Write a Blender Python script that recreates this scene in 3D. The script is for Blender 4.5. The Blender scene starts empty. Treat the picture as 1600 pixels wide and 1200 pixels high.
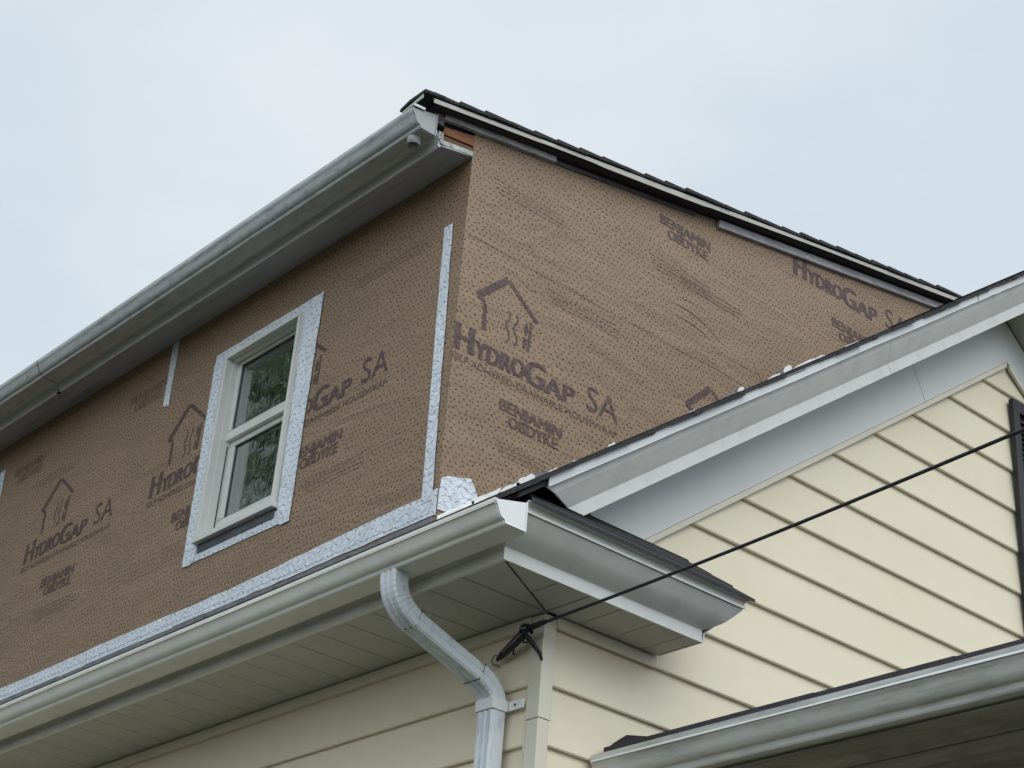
import bpy, bmesh, math, random
from mathutils import Vector, Matrix, noise
random.seed(7)
C = bpy.context.scene.collection
R = math.radians
S = 0.6                      # building module -> metres (one siding course = .3625 module = .2175 m)
EYE = 1.6
GZ = -EYE / S                # ground level in modules

# ------------------------------------------------------------------ camera
cam_d = bpy.data.cameras.new("camera")
cam = bpy.data.objects.new("camera", cam_d)
C.objects.link(cam)
r_ = Vector((0.6632875, 0.7448158, 0.0727938)); u_ = Vector((0.3193592, -0.3696797, 0.8725518)); f_ = Vector((-0.6768008, 0.5555054, 0.4830678))
cam.matrix_world = Matrix(((r_.x, u_.x, -f_.x, 7.53027 * S), (r_.y, u_.y, -f_.y, -6.57988 * S), (r_.z, u_.z, -f_.z, EYE), (0, 0, 0, 1)))
cam_d.sensor_width = 36.0
cam_d.lens = 36.0 * 2825.08 / 1600.0
cam_d.clip_start = 0.05
cam_d.clip_end = 3000
bpy.context.scene.camera = cam

# ------------------------------------------------------------------ world (overcast sky) and veiled sun
SUN_DIR = Vector((0.72, 0.12, 0.78)).normalized()
world = bpy.data.worlds.new("World")
bpy.context.scene.world = world
world.use_nodes = True
nt = world.node_tree; N = nt.nodes; L = nt.links
N.clear()
def nd(t, **k):
    n = N.new(t)
    for a, b in k.items(): setattr(n, a, b)
    return n
wo = nd('ShaderNodeOutputWorld'); bg = nd('ShaderNodeBackground'); bg.inputs['Strength'].default_value = 0.1
sky = nd('ShaderNodeTexSky', sky_type='NISHITA', sun_disc=False)
sky.sun_elevation = math.asin(SUN_DIR.z); sky.sun_rotation = math.atan2(SUN_DIR.x, SUN_DIR.y)
tc = nd('ShaderNodeTexCoord')
# cloud layer: slow noise, brighter toward zenith and the veiled sun
no = nd('ShaderNodeTexNoise'); no.inputs['Scale'].default_value = 3.0; no.inputs['Detail'].default_value = 5; no.inputs['Roughness'].default_value = .5
mp = nd('ShaderNodeMapping'); mp.inputs['Scale'].default_value = (1, 1, 2.0)
L.new(tc.outputs['Generated'], mp.inputs['Vector']); L.new(mp.outputs['Vector'], no.inputs['Vector'])
dot = nd('ShaderNodeVectorMath', operation='DOT_PRODUCT'); dot.inputs[1].default_value = (0.56, -0.53, 0.64)
L.new(tc.outputs['Generated'], dot.inputs[0])
br = nd('ShaderNodeMapRange'); br.inputs['From Min'].default_value = .15; br.inputs['From Max'].default_value = 1
br.inputs['To Min'].default_value = 1.0; br.inputs['To Max'].default_value = 2.2
L.new(dot.outputs['Value'], br.inputs['Value'])
cr = nd('ShaderNodeValToRGB')
cr.color_ramp.elements[0].position = .36; cr.color_ramp.elements[0].color = (.675, .765, .84, 1)
cr.color_ramp.elements[1].position = .62; cr.color_ramp.elements[1].color = (.80, .86, .905, 1)
L.new(no.outputs['Fac'], cr.inputs['Fac'])
sc = nd('ShaderNodeVectorMath', operation='SCALE'); L.new(cr.outputs['Color'], sc.inputs[0]); L.new(br.outputs['Result'], sc.inputs['Scale'])
sc2 = nd('ShaderNodeVectorMath', operation='SCALE'); sc2.inputs['Scale'].default_value = 10.0; L.new(sc.outputs['Vector'], sc2.inputs[0])
mx = nd('ShaderNodeMixRGB'); mx.inputs['Fac'].default_value = .95
L.new(sky.outputs['Color'], mx.inputs['Color1']); L.new(sc2.outputs['Vector'], mx.inputs['Color2'])
L.new(mx.outputs['Color'], bg.inputs['Color']); L.new(bg.outputs['Background'], wo.inputs['Surface'])

sun_d = bpy.data.lights.new("sun", 'SUN'); sun_d.energy = .9; sun_d.angle = R(45); sun_d.color = (1, .97, .92)
sun = bpy.data.objects.new("sun", sun_d); C.objects.link(sun)
sun.rotation_euler = SUN_DIR.to_track_quat('Z', 'Y').to_euler(); sun.location = (6, -4, 12)

vs = bpy.context.scene.view_settings
vs.view_transform = 'Standard'; vs.look = 'None'; vs.gamma = 1; vs.exposure = 0.0; vs.use_curve_mapping = False
bpy.context.scene.render.engine = 'CYCLES'

# ------------------------------------------------------------------ materials
def srgb(*c):
    return tuple(((v / 255) / 12.92 if v / 255 <= .04045 else ((v / 255 + .055) / 1.055) ** 2.4) for v in c)
class MatB:
    def __init__(s, name):
        s.m = bpy.data.materials.new(name); s.m.use_nodes = True
        s.n = s.m.node_tree.nodes; s.l = s.m.node_tree.links
        s.b = s.n['Principled BSDF']
        s.g = s.n.new('ShaderNodeNewGeometry'); s.pos = s.g.outputs['Position']
    def math(s, op, a, b=None, c=None):
        n = s.n.new('ShaderNodeMath'); n.operation = op
        for i, v in enumerate((a, b, c)):
            if v is None: continue
            if isinstance(v, (int, float)): n.inputs[i].default_value = v
            else: s.l.new(v, n.inputs[i])
        return n.outputs[0]
    def mapped(s, scale=(1, 1, 1), rot=(0, 0, 0)):
        n = s.n.new('ShaderNodeMapping'); n.inputs['Scale'].default_value = scale; n.inputs['Rotation'].default_value = rot
        s.l.new(s.pos, n.inputs['Vector']); return n.outputs[0]
    def noise(s, sc, det=4, rough=.55, vec=None, dist=0):
        n = s.n.new('ShaderNodeTexNoise'); n.inputs['Scale'].default_value = sc; n.inputs['Detail'].default_value = det
        n.inputs['Roughness'].default_value = rough; n.inputs['Distortion'].default_value = dist
        s.l.new(vec or s.pos, n.inputs['Vector']); return n.outputs['Fac']
    def ramp(s, fac, a, b, lo=0, hi=1):
        n = s.n.new('ShaderNodeMapRange'); n.clamp = True
        for k, v in (('From Min', a), ('From Max', b), ('To Min', lo), ('To Max', hi)): n.inputs[k].default_value = v
        s.l.new(fac, n.inputs['Value']); return n.outputs['Result']
    def mix(s, fac, a, b):
        n = s.n.new('ShaderNodeMixRGB')
        for i, v in enumerate((fac, a, b)):
            if isinstance(v, (int, float)): n.inputs[i].default_value = v
            elif isinstance(v, tuple): n.inputs[i].default_value = (*v[:3], 1)
            else: s.l.new(v, n.inputs[i])
        return n.outputs[0]
    def bump(s, h, dist=.01, strength=1, prev=None):
        n = s.n.new('ShaderNodeBump'); n.inputs['Distance'].default_value = dist; n.inputs['Strength'].default_value = strength
        s.l.new(h, n.inputs['Height'])
        if prev: s.l.new(prev, n.inputs['Normal'])
        return n.outputs['Normal']
    def done(s, col, rough=.6, nrm=None, metal=0, spec=None):
        if isinstance(col, tuple): s.b.inputs['Base Color'].default_value = (*col[:3], 1)
        else: s.l.new(col, s.b.inputs['Base Color'])
        if isinstance(rough, (int, float)): s.b.inputs['Roughness'].default_value = rough
        else: s.l.new(rough, s.b.inputs['Roughness'])
        s.b.inputs['Metallic'].default_value = metal
        if spec is not None: s.b.inputs['Specular IOR Level'].default_value = spec
        if nrm: s.l.new(nrm, s.b.inputs['Normal'])
        return s.m

def uv_wall(m):
    """u runs along either wall (x on the front, y on the side), v is height, in modules"""
    sp = m.n.new('ShaderNodeSeparateXYZ'); m.l.new(m.pos, sp.inputs[0])
    u = m.math('DIVIDE', m.math('ADD', sp.outputs[0], sp.outputs[1]), S)
    v = m.math('DIVIDE', m.math('SUBTRACT', sp.outputs[2], EYE), S)
    return u, v
def dash_mask(m, u, v, pu, pv, ang, ru, rv, alternate=True, jit=.0):
    """staggered rows of little slanted dashes; returns 1 on a dash"""
    row = m.math('FLOOR', m.math('DIVIDE', v, pv))
    par = m.math('MODULO', m.math('ABSOLUTE', row), 2)
    uu = m.math('ADD', m.math('DIVIDE', u, pu), m.math('MULTIPLY', par, .5))
    col = m.math('FLOOR', uu)
    # hash jitter per cell
    h = m.math('FRACT', m.math('MULTIPLY', m.math('SINE', m.math('ADD', m.math('MULTIPLY', col, 12.9898), m.math('MULTIPLY', row, 78.233))), 4375.85))
    h2 = m.math('FRACT', m.math('MULTIPLY', h, 17.31))
    a = m.math('MULTIPLY', m.math('ADD', m.math('SUBTRACT', m.math('SUBTRACT', uu, col), .5), m.math('MULTIPLY', m.math('SUBTRACT', h, .5), jit)), pu)
    b = m.math('MULTIPLY', m.math('ADD', m.math('SUBTRACT', m.math('SUBTRACT', m.math('DIVIDE', v, pv), row), .5), m.math('MULTIPLY', m.math('SUBTRACT', h2, .5), jit)), pv)
    if alternate:
        cp = m.math('MODULO', m.math('ABSOLUTE', m.math('ADD', col, row)), 2)
        th = m.math('MULTIPLY', m.math('SUBTRACT', m.math('MULTIPLY', cp, 2), 1), ang)
    else:
        th = m.math('MULTIPLY', par, 0.0) if False else m.math('ADD', m.math('MULTIPLY', par, ang), 0.0)
    c_, s_ = m.math('COSINE', th), m.math('SINE', th)
    p = m.math('ADD', m.math('MULTIPLY', a, c_), m.math('MULTIPLY', b, s_))
    q = m.math('SUBTRACT', m.math('MULTIPLY', b, c_), m.math('MULTIPLY', a, s_))
    d = m.math('ADD', m.math('POWER', m.math('DIVIDE', p, ru), 2), m.math('POWER', m.math('DIVIDE', q, rv), 2))
    return m.math('MULTIPLY', m.ramp(d, .6, 1.4, 1, 0), m.ramp(m.math('FRACT', m.math('MULTIPLY', h, 91.7)), 0, 1, .55, 1.0))

WRAP = (.264, .182, .118)
def mat_wrap(name, ink=None, inkmix=.85):
    m = MatB(name)
    u, v = uv_wall(m)
    wa = m.noise(2.6, 2, .5); wb = m.noise(3.1, 2, .5, m.mapped((1, 1, 1), (.5, .9, .3)))
    du = m.math('ADD', u, m.math('MULTIPLY', m.math('SUBTRACT', wa, .5), .16)); dv = m.math('ADD', v, m.math('MULTIPLY', m.math('SUBTRACT', wb, .5), .12))
    big = m.noise(1.3, 4, .6)
    st = m.noise(1.0, 6, .65, m.mapped((3.2, 3.2, 14)))
    col = m.mix(m.ramp(big, .3, .7), WRAP, tuple(c * 1.14 for c in WRAP))
    col = m.mix(m.ramp(st, .48, .72, 0, .22), col, (.175, .125, .095))
    if ink:
        wear = m.noise(22, 4, .7)
        col = m.mix(m.ramp(wear, .30, .52, inkmix * .72, inkmix), col, ink)
    d1 = dash_mask(m, du, dv, .047, .038, .95, .0064, .0112, True, .42)
    col = m.mix(m.math('MULTIPLY', d1, .93), col, (.030, .019, .014))
    # wrinkles: long sagging folds and a finer crinkle
    w1 = m.noise(1.0, 3, .5, m.mapped((1.6, 1.6, 5.5), (0, R(8), 0)), .6)
    w2 = m.noise(1.0, 5, .6, m.mapped((7, 7, 16)), 1.2)
    n1 = m.bump(w1, .035, .55)
    n2 = m.bump(w2, .008, .6, n1)
    return m.done(col, .62, n2, spec=.35)
M_WRAP = mat_wrap("brown_house_wrap")
INK = (.078, .046, .052)
M_INK = mat_wrap("wrap_dark_ink", INK, .9)
M_INKF = mat_wrap("wrap_faded_ink", INK, .42)
M_INKP = mat_wrap("wrap_fine_ink", INK, .26)
M_INKM = mat_wrap("wrap_mid_ink", INK, .76)

def mat_tape(name, base, dashcol, k=1.0):
    m = MatB(name); u, v = uv_wall(m)
    d1 = dash_mask(m, u, v, .066, .060, 1.0, .0046, .025, True, .3)
    d2 = dash_mask(m, m.math('ADD', u, .02), m.math('ADD', v, .026), .075, .052, .25, .020, .0036, False, .3)
    cr = m.noise(9, 5, .65)
    col = m.mix(m.ramp(cr, .35, .7), base, tuple(c * .86 for c in base))
    col = m.mix(m.math('MULTIPLY', m.math('MAXIMUM', d1, m.math('MULTIPLY', d2, .7)), .9), col, dashcol)
    w = m.noise(14, 5, .65, None, 1.5)
    return m.done(col, .36, m.bump(w, .014, .9), spec=.55)
M_TAPE = mat_tape("printed_flashing_tape", (.78, .83, .89), (.17, .23, .34))

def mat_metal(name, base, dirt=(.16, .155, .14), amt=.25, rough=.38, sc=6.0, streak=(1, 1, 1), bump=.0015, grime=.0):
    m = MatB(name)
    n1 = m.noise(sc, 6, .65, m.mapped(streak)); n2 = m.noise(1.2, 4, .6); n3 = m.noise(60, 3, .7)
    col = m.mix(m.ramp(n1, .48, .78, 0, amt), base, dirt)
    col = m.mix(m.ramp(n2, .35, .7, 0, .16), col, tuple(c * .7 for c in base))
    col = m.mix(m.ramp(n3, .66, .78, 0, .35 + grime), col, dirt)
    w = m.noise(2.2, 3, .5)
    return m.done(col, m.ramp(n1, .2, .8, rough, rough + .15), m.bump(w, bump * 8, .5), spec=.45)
M_GUT = mat_metal("weathered_white_gutter", (.74, .73, .68), amt=.22, rough=.26)
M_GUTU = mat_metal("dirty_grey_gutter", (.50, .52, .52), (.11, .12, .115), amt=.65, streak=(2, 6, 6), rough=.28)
M_CAP = mat_metal("clean_white_cap", (.76, .77, .75), amt=.08, sc=11)
M_UFAS = mat_metal("upper_fascia_paint", (.86, .87, .90), amt=.12)
M_LIP = mat_metal("cream_gutter_lip", (.78, .77, .68), (.5, .47, .38), amt=.2)
M_LIPU = mat_metal("gutter_lip_highlight", (.82, .86, .84), amt=.2)  # lip colour lightened to carry the upper gutter's highlight
M_CAPD = mat_metal("grey_gutter_cap", (.36, .37, .37), amt=.3)
M_FASC = mat_metal("white_fascia_metal", (.69, .69, .655), (.30, .32, .33), amt=.30, sc=9, rough=.34)
M_DRIP = mat_metal("white_drip_edge", (.56, .575, .575), (.36, .36, .34), amt=.2)
M_DRIPC = mat_metal("weathered_drip_edge", (.44, .43, .39), (.26, .24, .20), amt=.45, sc=14)
M_DS = mat_metal("dirty_downspout_paint", (.68, .72, .76), (.12, .12, .11), amt=.5, sc=9, streak=(3, 3, 1), grime=.25)
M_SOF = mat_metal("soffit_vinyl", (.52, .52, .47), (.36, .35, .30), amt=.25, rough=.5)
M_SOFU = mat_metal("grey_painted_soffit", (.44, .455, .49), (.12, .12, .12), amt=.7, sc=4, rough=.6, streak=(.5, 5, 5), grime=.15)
M_FRZ = mat_metal("frieze_metal", (.66, .675, .665), (.42, .43, .42), amt=.12, rough=.36, sc=3)
M_TRIM = mat_metal("cream_trim_vinyl", (.70, .66, .54), (.42, .38, .28), amt=.18, rough=.45)
M_WFRAME = mat_metal("window_frame_vinyl", (.68, .68, .64), (.34, .33, .30), amt=.22, sc=10, rough=.38)

def mat_siding():
    m = MatB("cream_vinyl_siding")
    n1 = m.noise(1.0, 5, .6, m.mapped((1.2, 1.2, 2.6))); gr = m.noise(1.0, 4, .6, m.mapped((4, 4, 70)))
    col = m.mix(m.ramp(n1, .35, .75, 0, .7), (.775, .705, .540), (.715, .63, .46))
    n3 = m.noise(2.3, 5, .7)
    col = m.mix(m.ramp(n3, .55, .8, 0, .22), col, (.60, .50, .36))
    return m.done(col, .48, m.bump(gr, .0006, .5, m.bump(m.noise(1.6, 2, .5), .006, .4)), spec=.35)
M_SID = mat_siding()
def mat_shingle(name="dark_roof_shingle", k=1.0):
    m = MatB(name)
    a = m.noise(140, 3, .8); b = m.noise(7, 4, .6)
    col = m.mix(m.ramp(a, .35, .65), (.022 * k, .022 * k, .025 * k), (.075 * k, .073 * k, .076 * k))
    col = m.mix(m.ramp(b, .5, .75, 0, .5), col, (.028 * k, .034 * k, .030 * k))
    return m.done(col, .93, m.bump(a, .004, .8), spec=.15)
M_SHG = mat_shingle()
M_SHP = mat_shingle("porch_roof_shingle", 1.3)
def mat_simple(name, col, rough=.7, bsc=20, bd=.002, var=.25, spec=.4, metal=0):
    m = MatB(name); n = m.noise(bsc, 5, .65)
    c = m.mix(m.ramp(n, .35, .7), col, tuple(v * (1 - var) for v in col))
    return m.done(c, rough, m.bump(n, bd, .6), spec=spec, metal=metal)
M_BLACK = mat_simple("black_rubber", (.018, .018, .02), .5)
M_DARK = mat_simple("dark_underlayment", (.02, .021, .024), .8)
M_DECK = mat_simple("dark_roof_deck", (.05, .045, .045), .9)
M_SHUT = mat_simple("black_shutter_vinyl", (.022, .023, .028), .42, 40, .0008, .2)
M_STEEL = mat_simple("galvanised_clamp", (.36, .36, .38), .38, 40, .001, .4, .5, .6)
M_MEMB = mat_simple("grey_flashing_membrane", (.21, .215, .23), .5, 12, .01, .5)
M_WHFL = mat_simple("white_step_flashing", (.86, .86, .84), .35, 18, .006, .12)
M_SILL = mat_simple("dark_sill_flashing", (.10, .115, .135), .45, 9, .01, .4)
M_PEEL = mat_simple("peeling_white_paint", (.62, .63, .58), .7, 35, .006, .6)
M_CUR = mat_simple("grey_green_curtain", (.17, .24, .20), .9, 14, .01, .4)
M_ROOM = mat_simple("dim_room", (.06, .06, .06), .9)
M_STEM = mat_simple("tree_bark", (.10, .075, .055), .9, 9, .03, .4)
def mat_wood(name, a, b, ax=(3, 3, 40)):
    m = MatB(name); n = m.noise(1.0, 6, .65, m.mapped(ax), .8); n2 = m.noise(9, 4, .6)
    col = m.mix(m.ramp(n, .35, .68), a, b); col = m.mix(m.ramp(n2, .5, .75, 0, .6), col, tuple(v * .45 for v in a))
    return m.done(col, .85, m.bump(n, .006, .8), spec=.2)
M_WOOD = mat_wood("rotten_orange_wood", (.34, .155, .085), (.17, .075, .045))
M_WOOD2 = mat_wood("old_brown_wood", (.24, .14, .08), (.12, .075, .045))
M_GREYB = mat_wood("grey_weathered_board", (.52, .51, .53), (.30, .29, .31), (4, 4, 40))
M_GREYD = mat_wood("dark_weathered_board", (.14, .13, .14), (.07, .065, .075), (4, 4, 40))
M_CEIL = mat_wood("stained_porch_ceiling", (.34, .335, .30), (.15, .15, .125), (.8, 7, 7))
def mat_grass():
    m = MatB("ground_grass"); n = m.noise(3, 6, .7); n2 = m.noise(.25, 3, .6)
    c = m.mix(m.ramp(n, .3, .7), (.055, .060, .040), (.085, .082, .060)); c = m.mix(m.ramp(n2, .4, .7, 0, .5), c, (.11, .106, .098))
    return m.done(c, .95, m.bump(n, .05, .7), spec=.1)
M_GRASS = mat_grass()
def mat_leaf():
    m = MatB("tree_leaves"); oi = m.n.new('ShaderNodeTexNoise'); oi.inputs['Scale'].default_value = 1.1; m.l.new(m.pos, oi.inputs['Vector'])
    c = m.mix(m.ramp(oi.outputs['Fac'], .35, .65), (.09, .165, .075), (.22, .30, .14))
    m.b.inputs['Transmission Weight'].default_value = 0
    return m.done(c, .6, spec=.3)
M_LEAF = mat_leaf()
def mat_glass():
    m = MatB("window_glass"); n = m.n; l = m.l
    n.remove(m.b); out = n['Material Output']
    w = m.noise(5.0, 2, .5); w2 = m.noise(1.0, 4, .6, m.mapped((34, 20, 7)), 1.0)
    nr = m.bump(w2, .00045, 1.0, m.bump(w, .0025, 1.0))
    gl = n.new('ShaderNodeBsdfGlossy'); gl.inputs['Roughness'].default_value = .02; gl.inputs['Color'].default_value = (.86, .92, .90, 1)
    l.new(nr, gl.inputs['Normal'])
    tr = n.new('ShaderNodeBsdfTransparent'); tr.inputs['Color'].default_value = (.42, .56, .47, 1)
    fr = n.new('ShaderNodeFresnel'); fr.inputs['IOR'].default_value = 1.9
    k = m.ramp(fr.outputs[0], 0, 1, .42, 1.0)
    mx = n.new('ShaderNodeMixShader'); l.new(k, mx.inputs[0]); l.new(tr.outputs[0], mx.inputs[1]); l.new(gl.outputs[0], mx.inputs[2])
    l.new(mx.outputs[0], out.inputs['Surface'])
    return m.m
M_GLASS = mat_glass()

# ------------------------------------------------------------------ geometry helpers (all inputs in modules)
def W(p): return Vector((p[0] * S, p[1] * S, p[2] * S + EYE))
class MB:
    def __init__(s): s.v = []; s.f = []; s.mi = []; s.sm = []
    def add(s, vs_, fs, mi=0, smooth=False):
        o = len(s.v); s.v += [tuple(v) for v in vs_]
        for f in fs: s.f.append([i + o for i in f]); s.mi.append(mi); s.sm.append(smooth)
        return s
    def box(s, x0, x1, y0, y1, z0, z1, mi=0):
        v = [(x, y, z) for z in (z0, z1) for y in (y0, y1) for x in (x0, x1)]
        return s.add(v, [(0, 2, 3, 1), (4, 5, 7, 6), (0, 1, 5, 4), (2, 6, 7, 3), (0, 4, 6, 2), (1, 3, 7, 5)], mi)
    def prism(s, poly, vec, mi=0):
        """planar 3-D polygon pushed along vec"""
        n = len(poly); q = [tuple(Vector(p) + Vector(vec)) for p in poly]
        fs = [tuple(range(n)), tuple(range(2 * n - 1, n - 1, -1))] + [(i, i + n, (i + 1) % n + n, (i + 1) % n) for i in range(n)]
        return s.add(list(poly) + q, fs, mi)
    def loft(s, rings, closed=True, caps=True, mi=0, smooth=False):
        n = len(rings[0]); vs_ = [p for r in rings for p in r]; fs = []
        for k in range(len(rings) - 1):
            for i in range(n if closed else n - 1):
                j = (i + 1) % n
                fs.append((k * n + i, k * n + j, (k + 1) * n + j, (k + 1) * n + i))
        s.add(vs_, fs, mi, smooth)
        if caps and closed:
            s.add(rings[0], [tuple(range(n))], mi); s.add(rings[-1], [tuple(range(n))], mi)
        return s
    def tube(s, pts, rad, n=10, mi=0, caps=True):
        pts = [Vector(p) for p in pts]; rings = []; up = Vector((0, 0, 1)); prev = None
        for i, p in enumerate(pts):
            t = (pts[min(i + 1, len(pts) - 1)] - pts[max(i - 1, 0)]).normalized()
            a = prev - t * prev.dot(t) if prev else up.cross(t)
            if a.length < 1e-4: a = Vector((1, 0, 0)).cross(t)
            a.normalize(); prev = a; b = t.cross(a)
            r = rad[i] if isinstance(rad, (list, tuple)) else rad
            rings.append([tuple(p + a * math.cos(k * 2 * math.pi / n) * r + b * math.sin(k * 2 * math.pi / n) * r) for k in range(n)])
        return s.loft(rings, True, caps, mi, True)
    def build(s, name, mats, parent=None, bevel=0, world=True, weld=True):
        me = bpy.data.meshes.new(name)
        me.from_pydata([tuple(W(v)) for v in s.v] if world else s.v, [], s.f)
        if not isinstance(mats, (list, tuple)): mats = [mats]
        for m in mats: me.materials.append(m)
        for p, a, b in zip(me.polygons, s.mi, s.sm): p.material_index = a; p.use_smooth = b
        if weld:
            bm = bmesh.new(); bm.from_mesh(me); bmesh.ops.remove_doubles(bm, verts=bm.verts, dist=1e-5)
            bmesh.ops.recalc_face_normals(bm, faces=bm.faces); bm.to_mesh(me); bm.free()
        o = bpy.data.objects.new(name, me); C.objects.link(o)
        if parent: o.parent = parent
        if bevel:
            b = o.modifiers.new("bevel", 'BEVEL'); b.width = bevel; b.segments = 2; b.limit_method = 'ANGLE'; b.angle_limit = R(35)
        return o
def offset_profile(pts, t):
    """open 2-D polyline -> closed thin strip of thickness t"""
    out = []
    for i, p in enumerate(pts):
        a = Vector(pts[max(i - 1, 0)]); b = Vector(pts[min(i + 1, len(pts) - 1)]); d = (b - a).normalized(); n = Vector((-d.y, d.x))
        out.append(tuple(Vector(p) + n * t))
    return list(pts) + out[::-1]
def smooth2(pts, n=4):
    """Catmull-Rom through 2-D points"""
    P = [Vector(p) for p in pts]; out = []
    for i in range(len(P) - 1):
        p0, p1, p2, p3 = P[max(i - 1, 0)], P[i], P[i + 1], P[min(i + 2, len(P) - 1)]
        for k in range(n):
            t = k / n
            out.append(tuple(.5 * ((2 * p1) + (p2 - p0) * t + (2 * p0 - 5 * p1 + 4 * p2 - p3) * t * t + (3 * p1 - p0 - 3 * p2 + p3) * t ** 3)))
    out.append(tuple(P[-1])); return out
def empty(name, loc, label, cat, group=None):
    o = bpy.data.objects.new(name, None); C.objects.link(o); o.location = loc
    o['label'] = label; o['category'] = cat
    if group: o['group'] = group
    return o

# ------------------------------------------------------------------ ground
g = MB(); n = 24; ex = 900 / S
def gz(x, y): return GZ
g.add([(-ex, -ex, GZ), (ex, -ex, GZ), (ex, ex, GZ), (-ex, ex, GZ)], [(0, 1, 2, 3)])
ground = g.build("ground", M_GRASS); ground['kind'] = 'structure'

# ================================================================== HOUSE
house = empty("house", (0, 0, 0), "two storey house with brown wrapped upper walls above cream siding and white gutters", "house")
XC = -1.165                 # side wall of the wrapped upper storey
XL = -13.0                  # far left end
YB = 9.92                   # back wall
RID = 4.96
def roof_h(y): return 4.935 + .75 * (y if y <= RID else 2 * RID - y)
def T(y): return 8.235 + .1975 * (y if y < 6.3 else 12.6 - y)      # top of upper roof shingles

# ---- lower walls (core behind the siding)
w = MB()
gable = [(-.06, .05, GZ), (-.06, YB - .05, GZ), (-.06, YB - .05, 4.1), (-.06, RID, 4.16 + .74 * RID + .36), (-.06, .05, 4.1)]
w.prism(gable, (-.12, 0, 0)); w.box(XL, -.181, .05, .17, GZ, 4.06); w.box(XL, -.181, YB - .17, YB - .05, GZ, 4.06); w.box(XL, XL + .12, .171, YB - .171, GZ, 4.06)
lower_wall = w.build("lower_wall", M_DARK, house)

# ---- cream clapboard siding
CO = .3625; Z0 = 3.215
ks = range(int((GZ - Z0) / CO), 14)
s_ = MB()
for k in ks:                                   # gable side, facing +x
    zb, zt = Z0 + k * CO, Z0 + (k + 1) * CO
    def yr(z):
        a = max(.085, (z - 4.20) / .74); return a, 2 * RID - a
    (a0, b0), (a1, b1) = yr(zb), yr(zt)
    if a0 >= b0 - .05: break
    if a1 >= b1: a1 = b1 = RID
    X0, X1, XI = .0, -.030, -.055
    s_.add([(X0, a0, zb), (X0, b0, zb), (X1, b1, zt + .002), (X1, a1, zt + .002), (X0 - .006, a0, zb - .008), (X0 - .006, b0, zb - .008), (XI, a0, zb - .004), (XI, b0, zb - .004)],
           [(0, 1, 2, 3), (4, 5, 1, 0), (6, 7, 5, 4)])
side_siding = s_.build("siding", M_SID, house, weld=False); side_siding['label'] = "cream horizontal siding on the gable end"
s_ = MB()
for k in ks:                                   # front, facing -y
    zb, zt = Z0 + k * CO, min(Z0 + (k + 1) * CO, 4.0)
    if zb > 3.95: break
    s_.add([(XL, .0, zb), (-.105, .0, zb), (-.105, .030, zt), (XL, .030, zt), (XL, .006, zb - .008), (-.105, .006, zb - .008), (XL, .052, zb - .004), (-.105, .052, zb - .004)],
           [(0, 1, 2, 3), (4, 5, 1, 0), (6, 7, 5, 4)])
front_siding = s_.build("siding", M_SID, house, weld=False); front_siding['label'] = "shaded cream siding under the front eave"
# trims
t = MB(); t.box(XL, -.112, -.012, .03, 3.925, 3.995); t.build("trim_strip", M_TRIM, house, .002)
t = MB(); t.box(-.006, .014, .095, .93, 3.925, 3.995); t.build("trim_strip", M_TRIM, house, .002)
# corner post in two lengths with an overlap
t = MB(); t.box(-.110, .006, -.006, .092, 3.355, 3.992); cp = t.build("corner_post", M_TRIM, house, .003)
t = MB(); t.box(-.105, .001, -.001, .087, GZ, 3.354); t.build("corner_post", M_TRIM, house, .003)
t = MB(); t.box(-.114, -.106, -.004, .03, 3.15, 3.354); t.build("post_flange", M_TRIM, cp)

# ---- frieze board on the gable and its trim
for sgn in (0, 1):
    def yy(y): return y if not sgn else 2 * RID - y
    segs = [(.30, 3.79), (3.793, RID)] if not sgn else [(.0, RID)]
    for a, b in segs:
        f = MB()
        pts = []
        # square cut ends: shifted along the rake with height
        def P(y, h, x): 
            z = h + .745 * y
            return (x, yy(y), z)
        sh = .16 if (b < RID) else 0; sh0 = .16 if a > 3 else 0
        poly = [P(a, 4.158, 0), P(b, 4.158, 0), P(b - sh, 4.575, 0), P(a - sh0, 4.575, 0)]
        f.prism([(0.004, q[1], q[2]) for q in poly], (.016, 0, 0)); f.build("frieze_board", M_FRZ, house, .0015)
    f = MB()
    poly = [P(.2, 4.108, 0), P(RID - .02, 4.108, 0), P(RID - .02, 4.156, 0), P(.2, 4.156, 0)]
    f.prism([(0.004, q[1], q[2]) for q in poly], (.026, 0, 0)); f.build("rake_trim", M_TRIM, house, .0015)

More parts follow.
